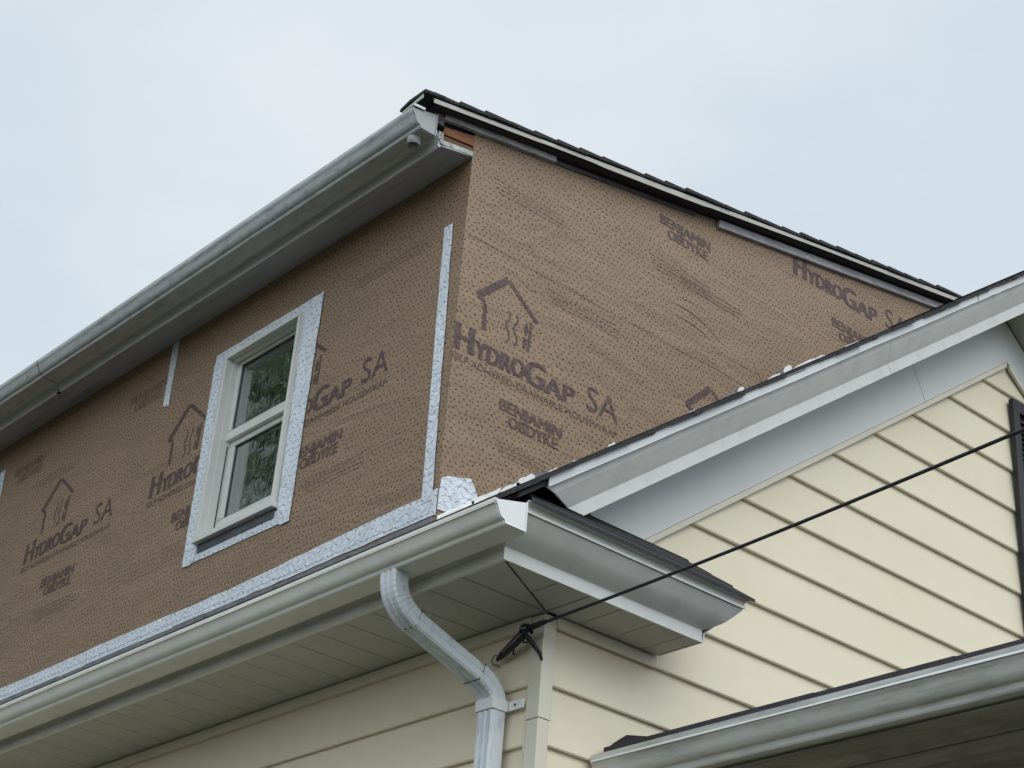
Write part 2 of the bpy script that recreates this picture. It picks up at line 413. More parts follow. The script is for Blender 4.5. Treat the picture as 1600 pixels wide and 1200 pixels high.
# ---- rake: soffit, strip + crown fascia, drip edge
def rake_piece(name, prof, ya, yb, mat, side=0, shear=.0, bevel=.0, parent=None, thick=.012, jitter=0, nst=2, zcut=None):
    """prof = (x, h) points, swept up the slope; h is height above .75*y"""
    q = offset_profile(prof, thick); rings = []
    for i in range(nst):
        y = ya + (yb - ya) * i / (nst - 1)
        jz = random.uniform(-1, 1) * jitter
        ring = []
        for x, h in q:
            yv = y - shear * (h - 4.55)
            if zcut and i == 0: yv = (zcut - h) / .75
            z = h + .75 * yv + jz
            if side: yv = 2 * RID - yv
            ring.append((x, yv, z))
        rings.append(ring)
    m = MB().loft(rings, True, True); return m.build(name, mat, parent or house, bevel)
crown = [(.395, 4.548), (.397, 4.60), (.398, 4.648), (.420, 4.680), (.455, 4.735), (.488, 4.79), (.512, 4.855)]
for sd, segs in ((0, [(-.115, 2.862), (2.865, RID)]), (1, [(-.115, RID)])):
    for a, b in segs:
        rake_piece("rake_fascia", crown, a, b, M_FASC, sd, shear=.55 if sd == 0 and b < 4 or a > 1 else .0, thick=-.010, zcut=4.468 if a < 0 else None)
    drip = [(.548, 4.838), (.540, 4.850), (.538, 4.900), (.548, 4.914)]
    for a, b in ([(-.52, 3.80), (3.812, RID + .02)] if sd == 0 else [(-.52, RID + .02)]):
        rake_piece("drip_edge", drip, a, b, M_DRIP, sd, thick=-.012, jitter=.003, nst=14)
    # soffit board under the overhang
    m = MB()
    def Q(x, y, h):
        z = h + .75 * y
        return (x, 2 * RID - y if sd else y, z)
    m.add([Q(0.021, -.1, 4.566), Q(.394, -.1, 4.566), Q(.394, RID, 4.566), Q(.021, RID, 4.566),
           Q(0.021, -.1, 4.60), Q(.394, -.1, 4.60), Q(.394, RID, 4.60), Q(.021, RID, 4.60)], [(0, 1, 2, 3), (4, 7, 6, 5), (0, 4, 5, 1), (2, 6, 7, 3), (1, 5, 6, 2), (0, 3, 7, 4)])
    m.build("rake_soffit", M_SOF, house)

# ---- main roof: deck and overlapping shingle courses
def course_roof(name, x0, x1, y0, y1, topf, expo, thick, mat, flip=False, xj=.012, yc=0, droop=None):
    m = MB(); y = y0; k = 0
    random.seed(hash(name) % 1000 if False else len(name) * 7 + int(x1 * 10))
    while y < y1:
        ye = min(y + expo * 1.3, y1 + .02); jx = random.uniform(-xj, xj); jz = random.uniform(-.007, .005)
        nseg = 1
        pts = []
        za, zb = topf(y) + jz, topf(ye) - thick * .55 + jz
        def F(v): return 2 * yc - v if flip else v
        vs_ = [(x0, F(y), za - thick), (x1 + jx, F(y), za - thick), (x1 + jx, F(ye), zb - thick * .6), (x0, F(ye), zb - thick * .6),
               (x0, F(y), za), (x1 + jx, F(y), za), (x1 + jx, F(ye), zb), (x0, F(ye), zb)]
        m.add(vs_, [(0, 1, 2, 3), (4, 7, 6, 5), (0, 4, 5, 1), (1, 5, 6, 2), (2, 6, 7, 3), (3, 7, 4, 0)])
        y += expo * random.uniform(.93, 1.07) ; k += 1
    return m.build(name, mat, house, weld=False)
def mtop(y): return 4.938 + .75 * y
course_roof("lower_roof", XL, .566, -.80, RID, mtop, .205, .032, M_SHG)
course_roof("lower_roof", XL, .566, -.80, RID, mtop, .205, .032, M_SHG, True, yc=RID)
for sd in (0, 1):
    m = MB()
    def Q(x, y, h): return (x, 2 * RID - y if sd else y, h + .75 * y)
    a, b = -.72, RID
    m.add([Q(XL, a, 4.86), Q(.53, a, 4.86), Q(.53, b, 4.86), Q(XL, b, 4.86), Q(XL, a, 4.893), Q(.53, a, 4.893), Q(.53, b, 4.893), Q(XL, b, 4.893)],
          [(0, 1, 2, 3), (4, 7, 6, 5), (0, 4, 5, 1), (2, 6, 7, 3), (1, 5, 6, 2), (0, 3, 7, 4)])
    m.build("roof_deck", M_DECK, house)

# ---- front eave: soffit panels, fascia
def panels(name, quads, mat, z, th=.018):
    m = MB()
    for q in quads: m.prism([(p[0], p[1], z) for p in q], (0, 0, th))
    return m.build(name, mat, house, .0018)
G = .0035; qs = []
xs = [0.0 - G] ; x = -.30
while x > XL: xs.append(x); x -= .2765
for a, b in zip(xs, xs[1:]): qs.append([(b + G, -.6665), (a - G, -.6665), (a - G, .03), (b + G, .03)])
qs.append([(G, -.02), (G, -.6665), (.375, -.6665)])
sof = panels("eave_soffit", qs, M_SOF, 4.004)
qs = []
ys = [.004, .259, .537, .790, .925]
for a, b in zip(ys, ys[1:]): qs.append([(.012, a + G), (.383, a + G), (.383, b - G), (.012, b - G)])
qs += [[(.010, -.002), (.383, -.002), (.383, -.25 + G), (.153, -.25 + G)], [(.153, -.25 - G), (.383, -.25 - G), (.383, -.650)]]
panels("return_soffit", qs, M_SOF, 4.003)
m = MB(); m.box(XL, .38, -.66, .05, 4.03, 4.045); m.box(.0, .38, .051, .92, 4.03, 4.045); m.build("soffit_backing", M_DARK, house)
def sweep_x(name, prof, xa, xb, mat, parent=house, thick=None, bevel=0, n=2, jit=0, smooth=False, cap=True):
    q = offset_profile(prof, thick) if thick else prof; rings = []
    for i in range(n):
        x = xa + (xb - xa) * i / (n - 1); jy, jz = random.uniform(-jit, jit), random.uniform(-jit, jit)
        rings.append([(x, y + jy, z + jz) for y, z in q])
    return MB().loft(rings, True, cap, 0, smooth).build(name, mat, parent, bevel)
FP = [(-.655, 3.998), (-.6785, 3.998), (-.6790, 4.076), (-.690, 4.09), (-.715, 4.13), (-.735, 4.20), (-.742, 4.25)]
sweep_x("eave_fascia", FP, XL, .389, M_GUT, thick=-.010)
# return fascia: strip and ogee crown, mitred end
cp_prof = [(0, 0), (0, .076)] + smooth2([(.003, .079), (.055, .106), (.103, .142), (.138, .180), (.173, .222)], 5)
def ret_sweep(name, prof, mat, thick, ya=-.70, mit=1.0, bevel=0, parent=house):
    q = offset_profile(prof, thick)
    ra = [(.395 + o, ya if o > .02 else -.6785, 4.0 + h) for o, h in q]; rb = [(.395 + o, .924 + max(o, 0) * mit, 4.0 + h) for o, h in q]
    return MB().loft([ra, rb]).build(name, mat, parent, bevel)
ret_sweep("return_fascia", cp_prof, M_FASC, .010)
ret_sweep("return_drip_edge", [(.166, .228), (.186, .226), (.186, .236), (.178, .255), (.186, .276), (.205, .286)], M_FASC, .007)
m = MB(); m.prism([(.02, .930, 4.004), (.39, .930, 4.004), (.39, .945, 4.07), (.50, .99, 4.14), (.54, 1.04, 4.22), (.02, 1.04, 4.22)], (0, .01, 0)); m.build("return_end_plate", M_FASC, house)
# little shingled roof over the return
def rtop(x): return 4.300 + .74 * (.614 - x)
m = MB(); x = .622; k = 0
while x > .03:
    xe = max(x - .30, .025); yb_ = 1.146 - k * .02 + random.uniform(-.01, .01)
    th = .022
    ya_, ye_ = [max(-.70, (rtop(v) - 4.85) / .75) for v in (x, xe)]
    vs_ = [(x, ya_, rtop(x) - th), (x, yb_, rtop(x) - th), (xe, yb_ - .01, rtop(xe) - th), (xe, ye_, rtop(xe) - th),
           (x, ya_, rtop(x) + .004 * (k % 2)), (x, yb_, rtop(x) + .004 * (k % 2)), (xe, yb_ - .01, rtop(xe) - .012), (xe, ye_, rtop(xe) - .012)]
    m.add(vs_, [(0, 1, 2, 3), (4, 7, 6, 5), (0, 4, 5, 1), (1, 5, 6, 2), (2, 6, 7, 3), (3, 7, 4, 0)])
    x -= .17; k += 1
m.build("return_roof", M_SHG, house, weld=False)
m = MB(); m.add([(.60, -.69, 4.285), (.60, 1.12, 4.285), (.03, 1.12, 4.70), (.03, -.18, 4.70), (.03, -.69, 4.30), (.03, 1.12, 4.30)], [(0, 1, 2, 3), (0, 3, 4), (1, 5, 2), (0, 4, 5, 1), (3, 2, 5, 4)])
m.build("return_roof_deck", M_DARK, house)

# ---- K-style gutters
def kprof(yb_, zb, w=.215, h=.175, lip=.125):
    """closed outer profile seen from the +x end; front is -y. yb_ back plane, zb bottom"""
    f = yb_ - w
    outer = [(yb_, zb + h), (yb_, zb), (f + .075, zb), (f + .072, zb + .014), (f + .066, zb + .022), (f + .048, zb + .028), (f + .034, zb + .044), (f + .024, zb + .066), (f + .014, zb + .088), (f + .004, zb + .103), (f, zb + .112), (f, zb + lip), (f + .016, zb + lip)]
    o2 = [outer[0], outer[1], outer[2]] + smooth2(outer[2:10], 3)[1:] + outer[10:]
    return o2
def gutter(name, yb_, zb, xa, xb, mat, label, n=2, jit=0, **k):
    pr = kprof(yb_, zb, **k)
    o = sweep_x(name, pr, xa, xb, mat, thick=.006, n=n, jit=jit); o['label'] = label
    return o, pr
def lip_strip(o, pr, xa, xb, mat):
    f = min(p[0] for p in pr); zt = max(z for y, z in pr if y < f + .02)
    q = [(f - .0075, zt - .026), (f + .010, zt + .003), (f + .014, zt + .002), (f - .002, zt - .027)]
    m = MB(); m.loft([[(xa, y, z) for y, z in q], [(xb, y, z) for y, z in q]]); return m.build("lip_hem", mat, o)
def end_cap(o, pr, x, mat, name="end_cap", flange=True):
    m = MB(); m.prism([(x, y, z) for y, z in pr], (.006, 0, 0))
    q = offset_profile(pr[:-1], -.007)
    if flange: m.loft([[(x + .0061, y, z) for y, z in q], [(x + .013, y, z) for y, z in q]])
    return m.build(name, mat, o, .0008)
lg, lpr = gutter("gutter", -.748, 4.062, XL, .640, M_GUT, "white gutter along the lower eave with a downspout", w=.228, h=.178, lip=.126, n=12, jit=.0015)
end_cap(lg, lpr, .640, M_CAP); lip_strip(lg, lpr, XL, .640, M_LIP)
m = MB(); m.box(.52, .5255, -.965, -.76, 4.175, 4.181); 
for x in (-9.1, -7.7, -6.3, -4.95, -3.45, -2.05, -.75): m.box(x, x + .012, -.962, -.75, 4.176, 4.186)
m.build("gutter_hanger", M_GUT, lg)
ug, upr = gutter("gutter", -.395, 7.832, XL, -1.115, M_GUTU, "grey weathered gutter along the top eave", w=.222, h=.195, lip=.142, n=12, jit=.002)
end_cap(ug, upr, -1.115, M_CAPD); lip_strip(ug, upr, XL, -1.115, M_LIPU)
# outlet stub under the upper gutter
m = MB(); ox, oy, oz = -1.235, -.490, 7.83
for ra, rb, za, zb in ((.046, .046, oz + .004, oz - .065), (.036, .036, oz - .02, oz - .064)):
    pass
ring = lambda r, z: [(ox + r * math.cos(a * math.pi / 12), oy + r * math.sin(a * math.pi / 12), z) for a in range(24)]
m.loft([ring(.056, oz + .002), ring(.050, oz - .012), ring(.050, oz - .068), ring(.044, oz - .068), ring(.044, oz - .01)], True, False, 0, True)
m.add(ring(.0439, oz - .012), [tuple(range(24))], 1)
m.build("outlet", [M_GUTU, M_BLACK], ug)
# lapped joint near the left
m = MB(); q = offset_profile([(y, z) for y, z in upr[1:]], -.006)
xj = -6.68
m.loft([[(xj - .05, y, z) for y, z in q], [(xj + .012, y, z) for y, z in q]]); m.build("gutter_joint", M_GUTU, ug)
m = MB(); m.tube([(xj + .018, y + (-.004 if y < -.4 else 0), z - .002) for y, z in upr[1:-1]], .0062, 6); m.build("joint_seam", M_BLACK, ug)
m = MB(); m.box(-6.775, -6.760, -.316, -.306, 7.80, 7.92); m.box(-6.79, -6.75, -.32, -.29, 7.793, 7.80); FJ = m

# ---- upper eave: soffit, fascia, open end with old wood
ew = lambda x: -.328 + .003 * (-1.165 - x)
m = MB(); m.prism([(XL, ew(XL) + .006, 7.814), (XC + .012, ew(XC) + .006, 7.812), (XC + .012, -.002, 7.886), (XL, -.002, 7.892)], (0, 0, .014)); us = m.build("upper_soffit", M_SOFU, house); us['label'] = "flat grey painted soffit under the top gutter"
UF = smooth2([(.016, 7.804), (.0, 7.802), (-.004, 7.83), (-.010, 7.865), (-.020, 7.89), (-.040, 7.93), (-.064, 8.05)], 3)
q = offset_profile(UF, -.008); rings = []
for i in range(20):
    x = XL + (-1.150 - XL) * i / 19; jz = random.uniform(-.0025, .0025); rings.append([(x, y + ew(x), z + jz) for y, z in q])
uf = MB().loft(rings).build("upper_fascia", M_UFAS, house); FJ.build("fascia_joint", M_DARK, uf)
m = MB(); m.prism([(-1.149, -.345, 7.93), (-1.149, -.300, 7.935), (-1.149, -.296, 7.868), (-1.149, -.285, 7.835), (-1.149, -.300, 7.830), (-1.149, -.340, 7.855)], (.006, 0, 0)); m.prism([(-1.149, -.392, 7.96), (-1.149, -.352, 7.99), (-1.149, -.345, 8.08), (-1.149, -.372, 8.13), (-1.149, -.398, 8.11)], (.006, 0, 0)); m.build("fascia_end_tab", M_CAPD, uf)
m = MB()
for z, y in ((7.875, -.318), (7.900, -.322), (7.920, -.316), (7.860, -.332)): m.tube([(-1.1425, y, z), (-1.1400, y, z)], .005, 8)
m.build("nail_hole", M_BLACK, uf)
m = MB(); m.prism([(-1.158, -.292, 8.003), (-1.158, -.283, 7.985), (-1.158, -.292, 7.965), (-1.158, -.284, 7.94), (-1.158, -.004, 7.985), (-1.158, -.004, 8.078)], (-.02, 0, 0)); m.build("rafter_end", M_WOOD, house, .001)
m = MB(); m.prism([(-1.166, -.296, 7.930), (-1.166, -.296, 7.885), (-1.166, -.004, 7.930), (-1.166, -.004, 7.972)], (-.02, 0, 0)); m.build("old_wood_strip", M_WOOD2, house, .001)
m = MB(); m.prism([(-1.149, -.318, 7.832), (-1.149, -.318, 7.872), (-1.149, -.006, 7.931), (-1.149, -.006, 7.888)], (-.035, 0, 0)); m.build("painted_board_edge", M_PEEL, house, .002)
m = MB(); m.box(-1.30, -1.182, -.27, -.01, 7.905, 8.09); m.build("eave_shade_fill", M_DARK, house)  # solid dark block standing in for shade inside the open eave

# ---- upper walls, wrapped
HX0, HX1, HZ0, HZ1 = -4.215, -3.142, 5.60, 7.325
m = MB()
def rect_y(x0, x1, z0, z1):
    m.add([(x0, 0, z0), (x1, 0, z0), (x1, 0, z1), (x0, 0, z1)], [(0, 1, 2, 3)])
ZT = 8.13
rect_y(XL, HX0, 4.3, ZT); rect_y(HX1, XC, 4.3, ZT); rect_y(HX0, HX1, 4.3, HZ0); rect_y(HX0, HX1, HZ1, ZT)
for (a, b) in (((HX0, HZ0), (HX0, HZ1)), ((HX0, HZ1), (HX1, HZ1)), ((HX1, HZ1), (HX1, HZ0)), ((HX1, HZ0), (HX0, HZ0))):
    m.add([(a[0], 0, a[1]), (b[0], 0, b[1]), (b[0], .16, b[1]), (a[0], .16, a[1])], [(0, 1, 2, 3)])
ys = [0, 6.3, YB]
m.add([(XC, 0, 4.3), (XC, YB, 4.3), (XC, YB, T(YB) - .10), (XC, 6.3, T(6.3) - .10), (XC, 0, T(0) - .10)], [(0, 1, 2, 3, 4)])
m.add([(XL, 0, 4.3), (XL, YB, 4.3), (XL, YB, T(YB) - .10), (XL, 6.3, T(6.3) - .10), (XL, 0, T(0) - .10)], [(0, 1, 2, 3, 4)])
m.add([(XL, YB, 4.3), (XC, YB, 4.3), (XC, YB, T(YB) - .1), (XL, YB, T(YB) - .1)], [(0, 1, 2, 3)])
uwall = m.build("upper_wall", M_WRAP, house, weld=False); uwall['label'] = "upper walls covered in dotted brown printed house wrap"
# lap of the upper sheet of wrap over the lower one, slightly proud
m = MB(); zs = 7.224; pts = [(XC + .004, .03 + i * .115, zs + .006 * math.sin(i * .9) + random.uniform(-.003, .003)) for i in range(27)]
m.tube(pts, [.0006 + .0014 * max(0, noise.noise(Vector((i * .35, 0, 3)))+ .3) for i in range(27)], 6); m.build("wrap_seam", M_BLACK, uwall)
# folds in the sheet
def fold(pts, r, name="wrap_fold"):
    p3 = [(XC - r * .55, y, z) for y, z in smooth2(pts, 6)]; k = len(p3)
    mm = MB(); mm.tube(p3, [r * math.sin(math.pi * (i + .4) / (k - .2)) + .0008 for i in range(k)], 8); mm.build(name, M_WRAP, uwall)
fold([(1.95, 7.60), (2.15, 7.63), (2.40, 7.62), (2.65, 7.53), (2.9, 7.38)], .014)
fold([(2.0, 7.50), (2.25, 7.53), (2.5, 7.50), (2.75, 7.40)], .011)
fold([(2.05, 7.68), (2.3, 7.72), (2.6, 7.70)], .008)
fold([(3.05, 7.60), (3.12, 7.45), (3.25, 7.32), (3.33, 7.27)], .009)
fold([(3.42, 7.75), (3.46, 7.55), (3.45, 7.36)], .009)
fold([(2.55, 7.38), (2.57, 7.25), (2.56, 7.15)], .006)
fold([(3.3, 8.3), (3.32, 8.0), (3.25, 7.75)], .009)
fold([(3.75, 8.4), (3.8, 8.15), (3.74, 7.95)], .008)

# ---- upper roof
course_roof("upper_roof", XL, -1.028, -.50, 6.3, T, .243, .034, M_SHG, xj=.010)
course_roof("upper_roof", XL, -1.028, -.50, 6.3, T, .243, .040, M_SHG, True, xj=.010, yc=6.3)
for sd in (0, 1):
    m = MB()
    def Q(x, y, o): return (x, 12.6 - y if sd else y, T(y) - o)
    m.add([Q(XL, -.44, .088), Q(-1.06, -.44, .088), Q(-1.06, 6.3, .088), Q(XL, 6.3, .088), Q(XL, -.44, .046), Q(-1.06, -.44, .046), Q(-1.06, 6.3, .046), Q(XL, 6.3, .046)],
          [(0, 1, 2, 3), (4, 7, 6, 5), (0, 4, 5, 1), (2, 6, 7, 3), (1, 5, 6, 2), (0, 3, 7, 4)])
    m.build("upper_roof_deck", M_DECK, house)
# bent drip edge strip (wavy, it bows away from the deck)
def bow(y): return .010 * math.sin(y * 1.9 + .6) * (1 if y > .6 else .2) - (.014 if 1.2 < y < 2.4 else 0)
def drip_strip(y0, y1):
    rings = []; k = 26
    for i in range(k):
        y = y0 + (y1 - y0) * i / (k - 1); b = bow(y)
        q = [(-1.050, -.046), (-1.041, -.050), (-1.040 , -.083 + b * .5), (-1.034, -.090 + b * .5), (-1.036, -.094 + b * .5), (-1.045, -.087 + b * .5), (-1.049, -.056)]
        rings.append([(x, y, T(y) + o) for x, o in q])
    return MB().loft(rings).build("upper_drip_edge", M_DRIPC, house)
drip_strip(-.49, 2.55); drip_strip(2.555, 6.2)
# torn starter shingle sticking out over the gutter end
m = MB(); m.prism([(-1.028, -.40, 8.150), (-1.028, -.588, 8.112), (-1.20, -.598, 8.094), (-1.30, -.60, 8.062), (-1.30, -.40, 8.11)], (0, 0, -.024)); m.build("loose_shingle", M_SHG, house)
m = MB(); m.prism([(-1.05, -.586, 8.080), (-1.28, -.594, 8.030), (-1.28, -.594, 8.012), (-1.05, -.586, 8.045)], (0, .006, 0)); m.build("eave_drip_end", M_DRIPC, house)
m = MB(); m.prism([(-1.10, -.62, 8.000), (-1.10, -.52, 8.012), (-1.10, -.52, 7.992), (-1.10, -.62, 7.980)], (.006, 0, 0)); m.build("loose_drip_end", M_CAP, house)
# boards against the wall under the overhang
def slope_board(name, y0, y1, o_top, w_, x0, x1, mat, dz=0):
    m = MB(); k = lambda y, o: T(y) - o
    m.prism([(x0, y0, k(y0, o_top + w_)), (x0, y1, k(y1, o_top + w_) + dz), (x0, y1, k(y1, o_top) + dz), (x0, y0, k(y0, o_top))], (x1 - x0, 0, 0)); return m.build(name, mat, house, .002)
slope_board("rake_board", -.312, .785, .078, .050, -1.164, -1.125, M_GREYB, -.012)
slope_board("rake_board", .80, 2.36, .100, .040, -1.164, -1.150, M_GREYD)
slope_board("rake_board", 2.62, 5.75, .105, .075, -1.164, -1.128, M_GREYB, -.005)
m = MB(); m.prism([(-1.16, -.38, 7.98), (-1.16, -.315, 7.98), (-1.16, -.315, 8.10), (-1.16, -.38, 8.09)], (.03, 0, 0)); m.build("fascia_stub", M_GREYD, house)

# ---- flashing tape
def tape(pts, yoff=.004, wall='front', label=None, name="flashing_tape"):
    """ragged-edged flat strip; pts = outline in wall coordinates"""
    out = []
    for i, p in enumerate(pts):
        q = pts[(i + 1) % len(pts)]; d = math.dist(p, q); k = max(1, int(d / .11))
        for j in range(k):
            f = j / k; e = .0045 if j else 0
            out.append((p[0] + (q[0] - p[0]) * f + random.uniform(-e, e), p[1] + (q[1] - p[1]) * f + random.uniform(-e, e)))
    if wall == 'front': poly = [(a, -yoff, b) for a, b in out]; vec = (0, -.0035, 0)
    else: poly = [(XC + yoff, a, b) for a, b in out]; vec = (.0035, 0, 0)
    m = MB(); m.prism(poly, vec); o = m.build(name, M_TAPE, uwall)
    if label: o['label'] = label
    return o
tape([(-1.402, 7.362), (-1.324, 5.10), (-1.212, 5.10), (-1.307, 7.362)], .008, label="long upright tape strip beside the corner")
tape([(-5.262, 7.87), (-5.240, 7.23), (-5.143, 7.205), (-5.160, 7.87)], label="short tape strip hanging below the soffit left of the window")
tape([(-8.40, 7.60), (-8.38, 7.28), (-8.28, 7.26), (-8.30, 7.60)], label="tape scrap at the far left")
# window surround: sides lap the head and sill pieces
tape([(-4.443, 7.30), (-4.443, 7.438), (-2.915, 7.448), (-2.915, 7.30)], .004, label="tape over the window head")
tape([(-4.40, 5.482), (-2.98, 5.470), (-2.98, 5.60), (-4.40, 5.60)], .004, label="tape under the window sill")
tape([(-4.445, 7.36), (-4.21, 7.36), (-4.225, 5.52), (-4.29, 5.465), (-4.405, 5.480)], .009, label="tape left of the window")
tape([(-3.145, 7.37), (-2.905, 7.452), (-2.935, 5.455), (-3.045, 5.452), (-3.10, 5.50), (-3.12, 5.62)], .009, label="wide tape right of the window")
# along the foot of the front wall
top = [(XL, 5.105)] + [(x, 5.095 + .004 * math.sin(x * 2.1) + max(0, x + 3.5) * .028) for x in [-12 + i * .35 for i in range(31)]] + [(-1.32, 5.150), (-1.166, 5.175)]
tape([(XL, 4.935)] + top + [(-1.163, 4.98)], .0045, label="wide tape along the foot of the front wall")
m = MB(); k = 70; A = []; B = []
for i in range(k):
    x = XL + (XC - XL) * i / (k - 1); A.append((x, -.009, 5.012 + random.uniform(-.006, .006))); B.append((x, -.009, 5.022 + random.uniform(-.006, .006)))
m.tube([((a[0]), -.006, a[2]) for a in A], .0045, 6); m.build("tape_crease", M_TAPE, uwall)
tape([(.0, 5.02), (.012, 5.255), (.06, 5.285), (.262, 5.340), (.30, 5.29), (.335, 5.225), (.25, 5.10), (.12, 5.03)], .005, 'side', "tape patch folded round the corner foot")
# ---- flashing at wall feet
m = MB()
for i in range(26):
    x0 = XL + (XC - XL) * i / 26; x1 = XL + (XC - XL) * (i + 1) / 26
    m.box(x0 + .004, x1 - .004, -.030 - .006 * (i % 2), -.0101, 4.80, 4.952 + random.uniform(-.010, .008))
m.build("base_flashing", M_MEMB, house, .002)
m = MB(); random.seed(11)
steps = [(.004, .30, 4.968, 0), (.28, .52, 4.978, 0), (.50, .70, 4.972, 0), (.58, .70, 4.985, 1), (.66, .82, 4.990, 0), (.70, .96, 4.975, 1), (.93, 1.04, 4.955, 0), (1.02, 1.42, 4.945, 1), (1.16, 1.22, 4.952, 0), (1.50, 1.58, 4.966, 0),
         (2.33, 2.42, 4.950, 0), (2.44, 2.52, 4.935, 0), (2.72, 2.92, 4.962, 1), (2.90, 2.97, 4.985, 0), (2.96, 3.16, 4.955, 1), (3.24, 3.44, 4.962, 0), (3.38, 3.56, 4.985, 1), (3.46, 3.56, 5.000, 0), (3.56, 4.02, 4.968, 0), (4.25, 4.50, 4.955, 0), (5.0, 5.6, 4.945, 1)]
wh, gy = MB(), MB()
for a, b, h, kk in steps:
    t_ = MB(); x0 = XC + (.006 if kk else .010)
    n_ = 6; topl = [(a + (b - a) * i / n_, h - (.030 if h > 4.95 else .012) * (1 if i in (0, n_) else .12 if (i + int(a * 10)) % 3 else .3) * (.0 if a < .4 else 1) + .75 * (a + (b - a) * i / n_) + random.uniform(-.004, .004)) for i in range(n_ + 1)]
    poly = [(x0, a, 4.88 + .75 * a)] + [(x0, y, z) for y, z in topl] + [(x0, b, 4.88 + .75 * b)]
    t_.prism(poly, (.006, 0, 0)); t_.build('step_flashing', M_MEMB if kk else M_WHFL, house)
# corner kick-out bending over the roof edge
wh.prism([(XC + .017, .004, 4.93), (XC + .017, .40, 5.19), (XC + .017, .40, 5.235), (XC + .017, .02, 4.975)], (.012, 0, 0))
wh.build("kick_flashing", M_WHFL, house)

# ---- printing on the wrap
def ink_obj(name, mb_, mat, lab=None):
    o = mb_.build(name, mat, uwall, weld=False)
    if lab: o['label'] = lab
    return o
def place(wall, a, b, off):
    return (a, -off, b) if wall == 'front' else (XC + off, a, b)
def text_polys(txt, size, bold=0.0, sx=1.0, shear=0.0, spacing=1.0):
    cu = bpy.data.curves.new("txt", 'FONT'); cu.body = txt; cu.size = size / .70; cu.offset = bold; cu.shear = shear; cu.space_character = 1.10 if bold > 0 else spacing
    cu.resolution_u = 3
    ob = bpy.data.objects.new("txt", cu); C.objects.link(ob)
    dg = bpy.context.evaluated_depsgraph_get(); me = bpy.data.meshes.new_from_object(ob.evaluated_get(dg))
    vs_ = [(v.co.x * sx, v.co.y) for v in me.vertices]; fs = [tuple(p.vertices) for p in me.polygons]
    bpy.data.objects.remove(ob); bpy.data.curves.remove(cu); bpy.data.meshes.remove(me)
    w_ = max(v[0] for v in vs_) if vs_ else 0; x0 = min(v[0] for v in vs_) if vs_ else 0
    return vs_, fs, x0, w_
def text_fit(mb_, wall, txt, a0, a1, b0, size, bold=0, shear=0, off=.0022, slope=0, clip=None, ang=0):
    vs_, fs, x0, w_ = text_polys(txt, size, 0, 1, shear)
    k = (a1 - a0) / (w_ - x0)
    pts = [(a0 + (v[0] - x0) * k, b0 + v[1] + slope * (v[0] - x0) * k) for v in vs_]
    if clip: 
        keep = []
        for f in fs:
            if all(clip(*pts[i]) for i in f): keep.append(f)
        fs = keep
    if not fs: return
    steps = (0,) if bold <= 0 else (-1, 0, 1)
    for q_ in steps:
        mb_.add([place(wall, a + q_ * bold, b + (q_ * q_) * bold * .0, off + (q_ + 1) * .0006) for a, b in pts], fs)
STK = [0]
def stroke(mb_, wall, pts, wd, off=.0022, clip=None):
    P_ = [Vector(p) for p in pts]
    if clip and len(P_) < 6:
        P_ = [P_[j].lerp(P_[j + 1], t_ / 10) for j in range(len(P_) - 1) for t_ in range(10)] + [P_[-1]]
    for i in range(len(P_) - 1):
        STK[0] = (STK[0] + 1) % 7; off = .0020 + .00022 * STK[0]
        d = (P_[i + 1] - P_[i]); n_ = Vector((-d.y, d.x)).normalized() * (wd / 2)
        q = [P_[i] + n_, P_[i] - n_, P_[i + 1] - n_, P_[i + 1] + n_]
        if clip and not all(clip(*v) for v in q): continue
        mb_.add([place(wall, v.x, v.y, off) for v in q], [(0, 1, 2, 3)])
    # no overlap at corners: joints sit a hair prouder
def logo(wall, a0, b0, clip=None, sub=True):
    """a0,b0 = lower left corner of the big H"""
    k = MB()
    for txt, s0, s1, sz, bo in (("H", .014, .166, .215, .016), ("YDRO", .194, .658, .142, .012), ("G", .674, .848, .200, .016), ("AP", .864, 1.148, .140, .012)):
        text_fit(k, wall, txt, a0 + s0, a0 + s1, b0, sz, bo, 0, .0022, .045, clip)
    for i in range(len(k.v)): pass
    ink_obj("printed_logo", k, M_INK)
    k = MB(); text_fit(k, wall, "SA", a0 + 1.275, a0 + 1.60, b0 + .035, .205, .0, 0, .0022, 0, clip)
    # house outline, vapour waves and leaf bar
    def q(u, v): return (a0 + u, b0 + v)
    for pts, wd in (([q(.170, .500), q(.435, .755)], .055), ([q(.450, .752), q(.745, .525)], .034), ([q(.172, .505), q(.245, .478)], .03), ([q(.245, .470), q(.255, .25)], .036)):
        stroke(k, wall, pts, wd, .0025, clip)
    for u0 in (.470, .545):
        stroke(k, wall, [q(u0 + .018 * math.sin(j * .9) + (.0 if j < 6 else .004), .505 - j * .0235) for j in range(12)], .014, .0024, clip)
    stroke(k, wall, [q(.690, .51), q(.685, .45), q(.682, .36), (a0 + .677, b0 + .255)], .024, .0024, clip)
    for u, v, ru, rv in ((.645, .43, .018, .058), (.640, .31, .020, .048)):
        ring = [q(u + ru * math.cos(t_ * math.pi / 6), v + rv * math.sin(t_ * math.pi / 6)) for t_ in range(12)]
        if not clip or all(clip(*p) for p in ring): k.add([place(wall, *p, .0023) for p in ring], [tuple(range(12))])
    ink_obj("printed_logo", k, M_INK)
    if sub:
        k = MB(); text_fit(k, wall, "SELF ADHERED DRAINABLE HOUSEWRAP", a0 - .02, a0 + 1.60, b0 - .085, .052, -.001, 0, .0022, 0, clip)
        ink_obj("printed_text", k, M_INKM)
